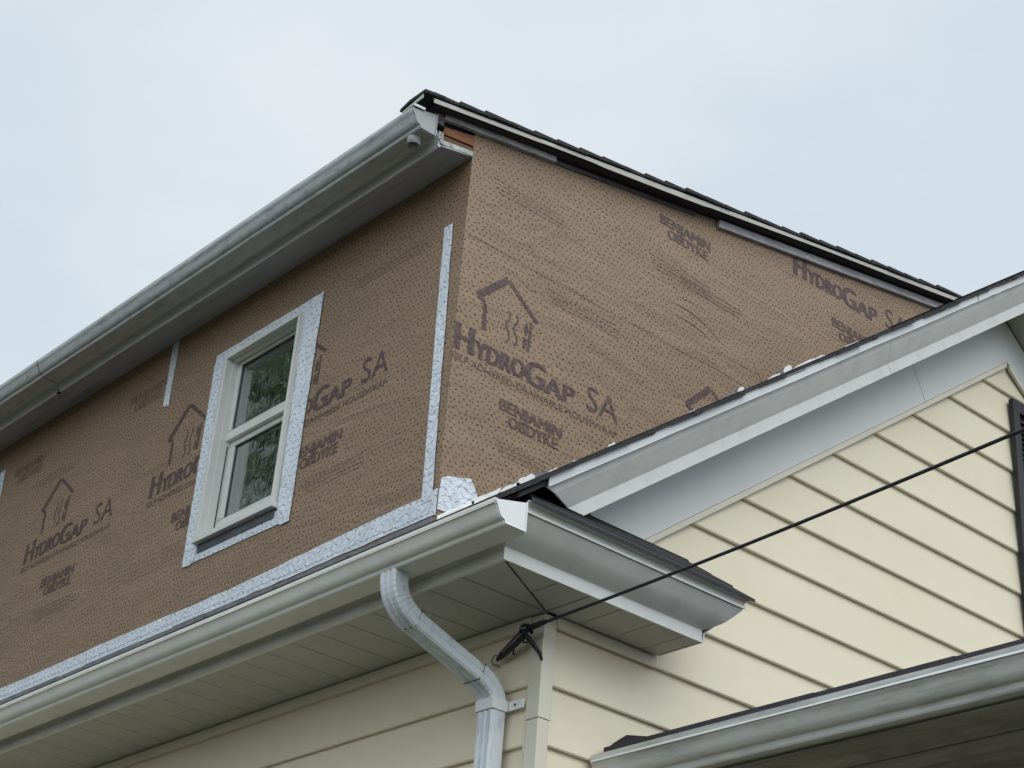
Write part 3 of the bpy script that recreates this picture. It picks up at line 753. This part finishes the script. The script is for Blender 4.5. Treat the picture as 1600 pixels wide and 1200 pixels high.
def maker(wall, a0, b0, clip=None, wd=.59, mat=None):
    """two stacked bold lines, b0 = bottom"""
    k = MB()
    text_fit(k, wall, "BENJAMIN", a0, a0 + wd, b0 + .100, .088, .0075, 0, .0022, 0, clip)
    text_fit(k, wall, "OBDYKE", a0 + .09, a0 + wd - .03, b0 - .002, .086, .0075, 0, .0022, 0, clip)
    ink_obj("printed_text", k, mat or M_INKM)
def fineprint(wall, a0, a1, b0, rows, clip=None):
    k = MB()
    for r in range(rows):
        a = a0 + random.uniform(0, .03) + r * .02
        while a < a1:
            ln = random.uniform(.02, .07); b = b0 - r * .034
            q = [(a, b), (a + ln, b), (a + ln, b + .011), (a, b + .011)]
            if not clip or all(clip(*p) for p in q): k.add([place(wall, *p, .0021) for p in q], [(0, 1, 2, 3)])
            a += ln + random.uniform(.008, .02)
    ink_obj("printed_fine_print", k, M_INKP)
win_l = lambda a, b: a < -4.43
win_r = lambda a, b: a > -2.93
win_or = lambda a, b: (a < -4.43 or a > -2.93 or b < 5.47 or b > 7.44)
logo('front', -7.417, 6.325)
logo('front', -5.200, 6.325, win_l)
logo('front', -3.515, 6.325, win_r)
logo('side', -.018 + .02, 6.268)
clipR = lambda a, b: b < T(a) - .108
logo('side', 2.155, 6.268, clipR, False)
logo('side', 3.600, 8.600, clipR, False)
maker('front', -6.935, 5.868); maker('front', -4.730, 5.868, win_or); maker('front', -2.995, 5.868, win_r)
maker('side', .462, 5.865); maker('side', 1.965, 8.205, None, .585); maker('side', 4.120, 8.205, clipR)
maker('front', -8.05, 7.335, None, .60, M_INKF); maker('front', -5.875, 7.365, lambda a, b: a < -5.26 and b < 7.88, .60, M_INKF)
for a in (-7.0, -4.85, -2.85): fineprint('front', a, a + .75, 5.74, 4, win_or)
fineprint('side', .42, .98, 5.72, 4); fineprint('side', .82, 1.55, 7.13, 4); fineprint('side', 1.85, 2.55, 7.95, 4)
fineprint('side', 2.2, 2.9, 7.9, 3); fineprint('front', -7.6, -6.8, 7.20, 3); fineprint('front', -2.5, -1.6, 7.35, 3); fineprint('side', .2, .9, 7.82, 4)

# ---- window
win = MB()
fo = (-4.222, -3.136, 5.618, 7.338)     # outer frame
fx0, fx1, fz0, fz1 = fo; fw = .036
# casing ring: four mitre-free members butted end to end
win.box(fx0, fx0 + fw, -.050, .14, fz0 + .045, fz1 - fw); win.box(fx1 - fw, fx1, -.050, .14, fz0 + .045, fz1 - fw)
win.box(fx0, fx1, -.050, .14, fz1 - fw, fz1); win.box(fx0 - .012, fx1 + .012, -.062, .14, fz0, fz0 + .045)
window = win.build("window", M_WFRAME, house, .0022); window['label'] = "white double hung window set in taped brown wall"
# side tracks
tr = MB()
for a, b in ((fx0 + fw, fx0 + fw + .012), (fx1 - fw - .012, fx1 - fw)): tr.box(a, b, .010, .139, fz0 + .045, fz1 - fw)
tr.box(fx0 + fw + .012, fx1 - fw - .012, .004, .05, fz1 - fw - .012, fz1 - fw); tr.build("sash_track", M_WFRAME, window, .0015)
tr = MB(); tr.box(fx0 + fw + .0121, fx0 + fw + .0165, .080, .088, fz0 + .16, 6.52); tr.build("track_groove", M_BLACK, window)
def sash(x0, x1, z0, z1, y, st, tr_, brl, d=.038):
    s = MB(); s.box(x0, x0 + st, y, y + d, z0 + brl, z1 - tr_); s.box(x1 - st, x1, y, y + d, z0 + brl, z1 - tr_)
    s.box(x0, x1, y, y + d, z1 - tr_, z1); s.box(x0, x1, y, y + d, z0, z0 + brl)
    o = s.build("sash", M_WFRAME, window, .0018)
    bd = MB(); a = .007
    bd.box(x0 + st, x0 + st + a, y + .012, y + .02, z0 + brl, z1 - tr_); bd.box(x1 - st - a, x1 - st, y + .012, y + .02, z0 + brl, z1 - tr_)
    bd.box(x0 + st + a, x1 - st - a, y + .012, y + .02, z1 - tr_ - a, z1 - tr_); bd.box(x0 + st + a, x1 - st - a, y + .012, y + .02, z0 + brl, z0 + brl + a)
    bd.build("glazing_bead", M_SILL, window)
    gm = MB(); gm.box(x0 + st * .9, x1 - st * .9, y + .0215, y + .026, z0 + brl * .9, z1 - tr_ * .9); gm.build("pane", M_GLASS, window)
sx0, sx1 = fx0 + fw + .031, fx1 - fw - .031
sash(sx0 - .025, sx1 + .025, 6.560, 7.318, .060, .058, .055, .082, .035)
sash(sx0 - .020, sx1 + .020, 5.70, 6.60, .100, .085, .09, .155, .035)
m = MB(); m.box(fx0 + .02, fx1 - .015, -.016, -.0085, 5.545, fz0 - .002); m.build("sill_flashing", M_SILL, window)
# room behind: dark box, curtain with folds
m = MB(); x0, x1, z0, z1 = HX0 + .005, HX1 - .005, HZ0 + .005, HZ1 - .005; y0, y1 = .17, 1.6
m.add([(x0 - .5, y0, z0 - .6), (x1 + .5, y0, z0 - .6), (x1 + .5, y0, z1 + .4), (x0 - .5, y0, z1 + .4), (x0 - .5, y1, z0 - .6), (x1 + .5, y1, z0 - .6), (x1 + .5, y1, z1 + .4), (x0 - .5, y1, z1 + .4)],
      [(4, 5, 6, 7), (0, 4, 7, 3), (1, 2, 6, 5), (0, 1, 5, 4), (3, 7, 6, 2)])
m.build("room", M_ROOM, window, weld=False)
m = MB(); rings = []
for i in range(60):
    x = HX0 + .16 + i * .0155; yv = .26 + .018 * math.sin(i * .95) + .008 * math.sin(i * 2.3)
    rings.append([(x, yv, z0 - .1), (x, yv + .004, z1 + .1)])
m.loft(rings, False, False, 0, True); m.build("curtain", M_CUR, window)

# ---- downspout: outlet, elbow, offset, elbow, drop, strap
def rect_pipe(name, path, w_, d_, mat, parent, ribs=0, bulge=.0, close=True):
    """rectangular pipe swept in the x=const plane; w_ across x, d_ in-plane; ribbed faces"""
    rings = []; P_ = [Vector(p) for p in path]
    for i, p in enumerate(P_):
        t_ = (P_[min(i + 1, len(P_) - 1)] - P_[max(i - 1, 0)]); t_.normalize(); nrm = Vector((0, -t_.z, t_.y)).normalized()
        if nrm.y > 0: nrm = -nrm
        sc_ = 1 + (bulge if (ribs and i % 2) else 0); hw, hd = w_ / 2 * sc_, d_ / 2 * sc_
        c = .012; prof = []
        pts = [(-hw + c, -hd), (-hw * .55, -hd), (-hw * .45, -hd + .006), (-hw * .2, -hd + .006), (-hw * .1, -hd), (hw * .1, -hd), (hw * .2, -hd + .006), (hw * .45, -hd + .006), (hw * .55, -hd), (hw - c, -hd), (hw, -hd + c), (hw, -.004), (hw - .004, 0), (hw, .004), (hw, hd - c), (hw - c, hd), (-hw + c, hd), (-hw, hd - c), (-hw, .004), (-hw + .004, 0), (-hw, -.004), (-hw, -hd + c)]
        rings.append([tuple(p + Vector((a, 0, 0)) + nrm * (-b)) for a, b in pts])
    return MB().loft(rings, True, close).build(name, mat, parent)
def arc(p0, p1, p2, n_):
    P0, P1, P2 = map(Vector, (p0, p1, p2)); return [tuple((1 - t_) ** 2 * P0 + 2 * t_ * (1 - t_) * P1 + t_ * t_ * P2) for t_ in [i / n_ for i in range(n_ + 1)]]
xo = -.372; DW, DD = .140, .112
D0, D1, D2, D3 = (xo, -.850, 4.075), (xo, -.850, 3.96), (xo + .03, -.09, 3.66), (xo + .05, -.075, 3.40)
ds = empty("tmp", (0, 0, 0), "x", "x"); bpy.data.objects.remove(ds)
E1 = arc((xo, -.850, 4.03), (xo, -.850, 3.88), (xo + .006, -.690, 3.805), 20)
dspout = rect_pipe("downspout", [(xo + .045, -.078, 3.505), (xo + .045, -.078, GZ + .05)], DW, DD, M_DS, house); dspout['label'] = "white ribbed downspout bending back to the cream corner"
rect_pipe("upper_elbow", [(xo, -.850, 4.072)] + E1, DW * 1.012, DD * 1.012, M_DS, dspout, 1, .022)
rect_pipe("offset_pipe", [(xo + .006, -.700, 3.812), (xo + .040, -.205, 3.615)], DW * .97, DD * .97, M_DS, dspout)
E2 = arc((xo + .039, -.225, 3.625), (xo + .043, -.085, 3.565), (xo + .045, -.078, 3.47), 12)
rect_pipe("lower_elbow", E2, DW * 1.012, DD * 1.012, M_DS, dspout, 1, .022)
m = MB(); cx = xo + .045; z0, z1 = 3.425, 3.495
m.box(cx - DW / 2 - .010, cx + DW / 2 + .010, -.142, -.134, z0, z1); m.box(cx + DW / 2 + .003, cx + DW / 2 + .010, -.1335, -.022, z0, z1); m.box(cx - DW / 2 - .010, cx - DW / 2 - .003, -.1335, -.012, z0, z1)
m.box(cx + DW / 2 + .0105, -.112, -.022, -.014, z0 + .005, z1 - .005); m.build("strap", M_CAP, dspout, .002)
m = MB(); m.tube([(-.185, -.0225, 3.46), (-.185, -.0275, 3.46)], .007, 10)
m.tube([(xo + .02, -.765, 3.85), (xo + .021, -.770, 3.846)], .011, 8); m.build("screw", M_BLACK, dspout)
m = MB()
for ya, za in ((-.698, 3.812),(-.222, 3.622)):
    hw, hd = DW / 2 * .99, DD / 2 * .985; t_ = Vector((0, .93, -.37)); nn = Vector((0, -.37, -.93)); c_ = Vector((xo + (.006 if ya < -.5 else .039), ya, za))
    loop = [c_ + Vector((sx * hw, 0, 0)) + nn * (sy * hd) for sx, sy in ((-1, -1), (1, -1), (1, 1), (-1, 1), (-1, -1))]
    m.tube([tuple(p) for p in loop], .0035, 5)
m.build("joint_seam", M_BLACK, dspout)
m = MB(); m.tube([(cx - DW / 2 - .016, -.05, 3.50), (cx - DW / 2 - .02, -.05, 3.2), (cx - DW / 2 - .022, -.05, 2.5), (cx - DW / 2 - .02, -.05, 0)], .006, 8); m.build("thin_cable", M_BLACK, dspout)

# ---- shutter on the gable
m = MB(); y0, y1, z0, z1 = 4.965, 5.72, 4.95, 7.50; sw = .085
m.box(.002, .052, y0, y0 + sw, z0, z1); m.box(.002, .052, y1 - sw, y1, z0, z1)
for a, b in ((z0, z0 + .12), (6.17, 6.27), (z1 - .11, z1)): m.box(.002, .050, y0 + sw, y1 - sw, a, b)
m.box(.002, .012, y0 + sw, y1 - sw, z0 + .12, z1 - .11); shut = m.build("shutter", M_SHUT, house, .003)
m = MB(); z = z0 + .15
while z < z1 - .15:
    if not 6.12 < z < 6.28:
        m.add([(.014, y0 + sw, z + .036), (.014, y1 - sw, z + .036), (.044, y1 - sw, z), (.044, y0 + sw, z), (.014, y0 + sw, z + .044), (.014, y1 - sw, z + .044), (.044, y1 - sw, z + .008), (.044, y0 + sw, z + .008)],
              [(0, 1, 2, 3), (4, 7, 6, 5), (3, 2, 6, 7), (0, 4, 5, 1)])
    z += .048
m.build("louvres", M_SHUT, shut)

# ================================================================== PORCH
porch = empty("porch", tuple(W((0, .6, GZ))), "low porch roof with white gutter and stained ceiling against the cream gable wall", "porch")
PX1 = 8.5
def pbuild(mb_, name, mat, parent=porch, bevel=0, **k):
    o = mb_.build(name, mat, parent, bevel, **k); o.matrix_parent_inverse = Matrix.Identity(4)
    if parent is porch:
        me = o.data; me.transform(Matrix.Translation(-porch.location))
    return o
pp = [(.60, 3.235), (.60, 3.055), (.512, 3.055), (.508, 3.075), (.500, 3.092), (.478, 3.100), (.460, 3.118), (.449, 3.142), (.439, 3.168), (.428, 3.184), (.424, 3.194), (.424, 3.232), (.440, 3.233)]
pp = pp[:3] + smooth2(pp[2:10], 3)[1:] + pp[10:]
q = offset_profile(pp, .006); rings = []
for i in range(14):
    x = .012 + (PX1 - .012) * i / 13; rings.append([(x, y + .0015 * math.sin(i * 2), z + .002 * math.sin(i * 1.3)) for y, z in q])
M_GUTP = mat_metal("porch_gutter_paint", (.56, .56, .53), (.12, .12, .10), amt=.7, sc=3.0, streak=(1, 6, 6), grime=.25)
pg = pbuild(MB().loft(rings), "porch_gutter", M_GUTP)
m = MB(); m.prism([(.006, y, z) for y, z in pp], (.006, 0, 0)); qq = offset_profile(pp[1:-1], -.007); m.loft([[(.003, y, z) for y, z in qq], [(.016, y, z) for y, z in qq]])
o = m.build("end_cap", M_GUT); o.data.transform(Matrix.Translation(-porch.location)); o.parent = pg
m = MB(); m.prism([(.012, .410, 3.190), (.012, .438, 3.240), (.012, .442, 3.238), (.012, .415, 3.188)], (PX1 - .012, 0, 0))
o = m.build("gutter_lip", M_FRZ); o.data.transform(Matrix.Translation(-porch.location)); o.parent = pg
m = MB(); m.box(.01, PX1, .585, .70, 3.03, 3.035); pbuild(m, "ceiling_trim", M_CEIL)
m = MB(); m.box(.012, PX1, .602, 5.2, 3.036, 3.06); pbuild(m, "porch_ceiling", M_CEIL)
m = MB()
for i, (y, wd) in enumerate(((.95, .006), (1.9, .006), (2.85, .006), (3.8, .006))): m.box(.02, PX1, y, y + wd, 3.0335, 3.0355)
pbuild(m, "ceiling_seam", M_DARK)
def ptop(y): return 3.295 + .33 * (y - .5)
m = MB(); y = .50; random.seed(5); k = 0
while y < 2.9:
    x = .03
    while x < PX1:
        xe = x + random.uniform(.28, .62); ye = y + .30; dz = random.uniform(0, .008); th = .024
        m.add([(x, y, ptop(y) - th), (xe, y, ptop(y) - th), (xe, ye, ptop(ye) - th), (x, ye, ptop(ye) - th), (x, y, ptop(y) + dz), (xe, y, ptop(y) + dz), (xe, ye, ptop(ye) - .014), (x, ye, ptop(ye) - .014)],
              [(0, 1, 2, 3), (4, 7, 6, 5), (0, 4, 5, 1), (1, 5, 6, 2), (2, 6, 7, 3), (3, 7, 4, 0)])
        x = xe + .003
    y += .22; k += 1
pbuild(m, "porch_shingles", M_SHP, weld=False)
m = MB(); m.prism([(.02, .515, 3.265), (.02, .515, 3.10), (.02, 5.2, 3.10), (.02, 2.95, ptop(2.9) - .02)], (PX1 - .04, 0, 0)); pbuild(m, "porch_roof_deck", M_SHP)
m = MB(); m.prism([(.005, .575, 3.335), (.005, .60, 3.36), (.005, .70, 3.435), (.005, .86, 3.470), (.005, 1.4, 3.60), (.005, 2.8, 4.06), (.005, 2.8, 3.9), (.005, .575, 3.23)], (.012, 0, 0)); pbuild(m, "wall_flashing", M_DARK)

# ================================================================== SERVICE CABLE
cable_root = empty("service_cable", tuple(W((-.30, -.03, 3.80))), "black service cable clamped to the wall corner and crossing the gable", "cable")
def cbuild(mb_, name, mat, parent=cable_root):
    o = mb_.build(name, mat); o.data.transform(Matrix.Translation(-cable_root.location)); o.parent = parent; return o
A = Vector((-.005, -.115, 3.862)); B = Vector((3.455, -.217, 3.952)); d = B - A
pts = []
for i in range(40):
    t_ = i / 39 * 4.0; p = A + d * t_; p.z += -.020 * math.sin(math.pi * min(t_, 1)) * 1.0 + max(0, t_ - 1) * .05; pts.append(tuple(p))
m = MB(); m.tube(pts, .0098, 10); cbl = cbuild(m, "cable", M_BLACK)
m = MB(); m.tube([tuple(A + d * .0), tuple(A + d * .028), tuple(A + d * .045)], [.019, .018, .013], 10); cbuild(m, "cable_sleeve", M_BLACK, cbl)
m = MB()
E0, E1_ = Vector((-.372, -.030, 3.775)), Vector((-.02, -.108, 3.850))
dirv = (E1_ - E0); up = Vector((0, 0, 1))
m.tube([tuple(E0), tuple(E0 + dirv * .15 + up * .016), tuple(E0 + dirv * .55 + up * .027), tuple(E1_ + up * .018)], [.012, .015, .015, .018], 10)
m.tube([tuple(E0 + dirv * .12 - up * .010), tuple(E0 + dirv * .5 - up * .016), tuple(E1_ - up * .012)], [.012, .013, .015], 10)
cbuild(m, "wedge_clamp", M_BLACK)
m = MB(); m.tube([tuple(E0 + dirv * .22 + up * .004 + Vector((0, -.014, 0))), tuple(E0 + dirv * .92 + up * .006 + Vector((0, -.014, 0)))], .0055, 8); cbuild(m, "clamp_rib", M_STEEL)
m = MB(); kk = []
for i in range(17):
    a = i / 16 * math.pi * 1.5 + .4; kk.append((E0.x - .022 + .026 * math.cos(a), E0.y, E0.z + .004 + .032 * math.sin(a)))
m.tube(kk, .006, 8); m.tube([(E0.x - .03, E0.y, E0.z - .02), (E0.x - .03, .02, E0.z - .02)], .007, 8); cbuild(m, "wall_hook", M_STEEL)
m = MB()
c0 = E1_ + Vector((-.015, 0, .005))
for dz, r in ((.012, .036), (-.004, .038), (.028, .030)):
    ring = [(c0.x + r * math.cos(i * math.pi / 8), c0.y + r * math.sin(i * math.pi / 8), c0.z + dz) for i in range(17)]; m.tube(ring, .007, 6)
m.tube([tuple(c0 + Vector((0, 0, -.03))), tuple(c0 + Vector((0, 0, .034)))], [.026, .030], 12)
cbuild(m, "tape_wrap", M_BLACK)
m = MB(); m.tube([(c0.x + .03, c0.y, c0.z + .032), (c0.x, c0.y - .032, c0.z + .036), (c0.x - .034, c0.y, c0.z + .034)], .005, 6)
m.tube([(c0.x + .026, c0.y - .03, c0.z + .004), (c0.x - .01, c0.y - .042, c0.z + .004), (c0.x - .036, c0.y - .01, c0.z + .004)], .0045, 6)
m.tube([(c0.x + .03, c0.y - .01, c0.z - .02), (c0.x + .05, c0.y - .01, c0.z - .04)], .007, 6); cbuild(m, "clamp_bail", M_STEEL)
m = MB(); m.tube([tuple(c0 + Vector((0, 0, -.02))), (c0.x + .01, c0.y + .03, c0.z - .055), (c0.x + .035, -.02, c0.z - .12), (c0.x + .045, -.012, c0.z - .16)], [.02, .016, .012, .009], 8)
m.tube([(c0.x - .02, c0.y, c0.z - .02), (c0.x - .01, c0.y - .01, c0.z - .07), (c0.x + .02, c0.y, c0.z - .075)], .007, 6)
m.tube([(E0.x + .20, E0.y - .045, E0.z + .01), (E0.x + .20, E0.y - .05, E0.z - .022), (E0.x + .215, E0.y - .05, E0.z - .03)], .005, 6); cbuild(m, "cable_tail", M_BLACK)

# ================================================================== TREES across the yard (two of them seen in the window panes)
def tree(loc, h, crown_r, seed, label, nleaf=9000):
    random.seed(seed); root = empty("tree", loc, label, "tree", "trees reflected in the window panes")
    t = MB(); top = Vector((0, 0, h * .78)); pts = [(0, 0, 0), (.1, .05, h * .25), (-.05, .1, h * .5), (0, 0, h * .8)]
    t.tube(pts, [.30, .22, .15, .05], 10); cl = []
    for i in range(16):
        a = random.uniform(0, 6.28); z = h * random.uniform(.3, .75); l_ = crown_r * random.uniform(.5, .95)
        e = (math.cos(a) * l_, math.sin(a) * l_, z + h * random.uniform(.05, .22)); t.tube([(0, 0, z), (e[0] * .5, e[1] * .5, z + (e[2] - z) * .35), e], [.09, .06, .02], 6)
        cl.append((Vector(e), crown_r * random.uniform(.28, .45)))
    for i in range(8): cl.append((Vector((random.uniform(-.4, .4) * crown_r, random.uniform(-.4, .4) * crown_r, h * random.uniform(.6, .97))), crown_r * random.uniform(.3, .45)))
    o = t.build("trunk", M_STEM, root, world=False)
    lf = MB()
    for i in range(nleaf):
        c, r = random.choice(cl); v = Vector((random.gauss(0, 1), random.gauss(0, 1), random.gauss(0, 1))).normalized() * r * random.random() ** .4
        p = c + v; a = Vector((random.gauss(0, 1), random.gauss(0, 1), random.gauss(0, 1))).normalized(); b = a.cross(Vector((random.gauss(0, 1), random.gauss(0, 1), random.gauss(0, 1)))).normalized()
        s = random.uniform(.08, .17)
        lf.add([tuple(p - a * s), tuple(p + b * s * .55), tuple(p + a * s), tuple(p - b * s * .55)], [(0, 1, 2, 3)])
    lf.build("crown", M_LEAF, root, world=False, weld=False)
    return root
tree((-11.6, -6.0, 0), 15.0, 3.6, 3, "tall leafy tree across the yard mirrored in both window panes", 4800)
tree((-16.5, -5.6, 0), 14.0, 4.2, 9, "broad leafy tree standing behind the tall one across the yard", 11000)
tree((-5.0, -11.5, 0), 8.5, 3.4, 21, "lowest and roundest leafy tree, added out of view to shade the front wall", 8000)  # unseen and outside the pane reflections, added to shade the front wall
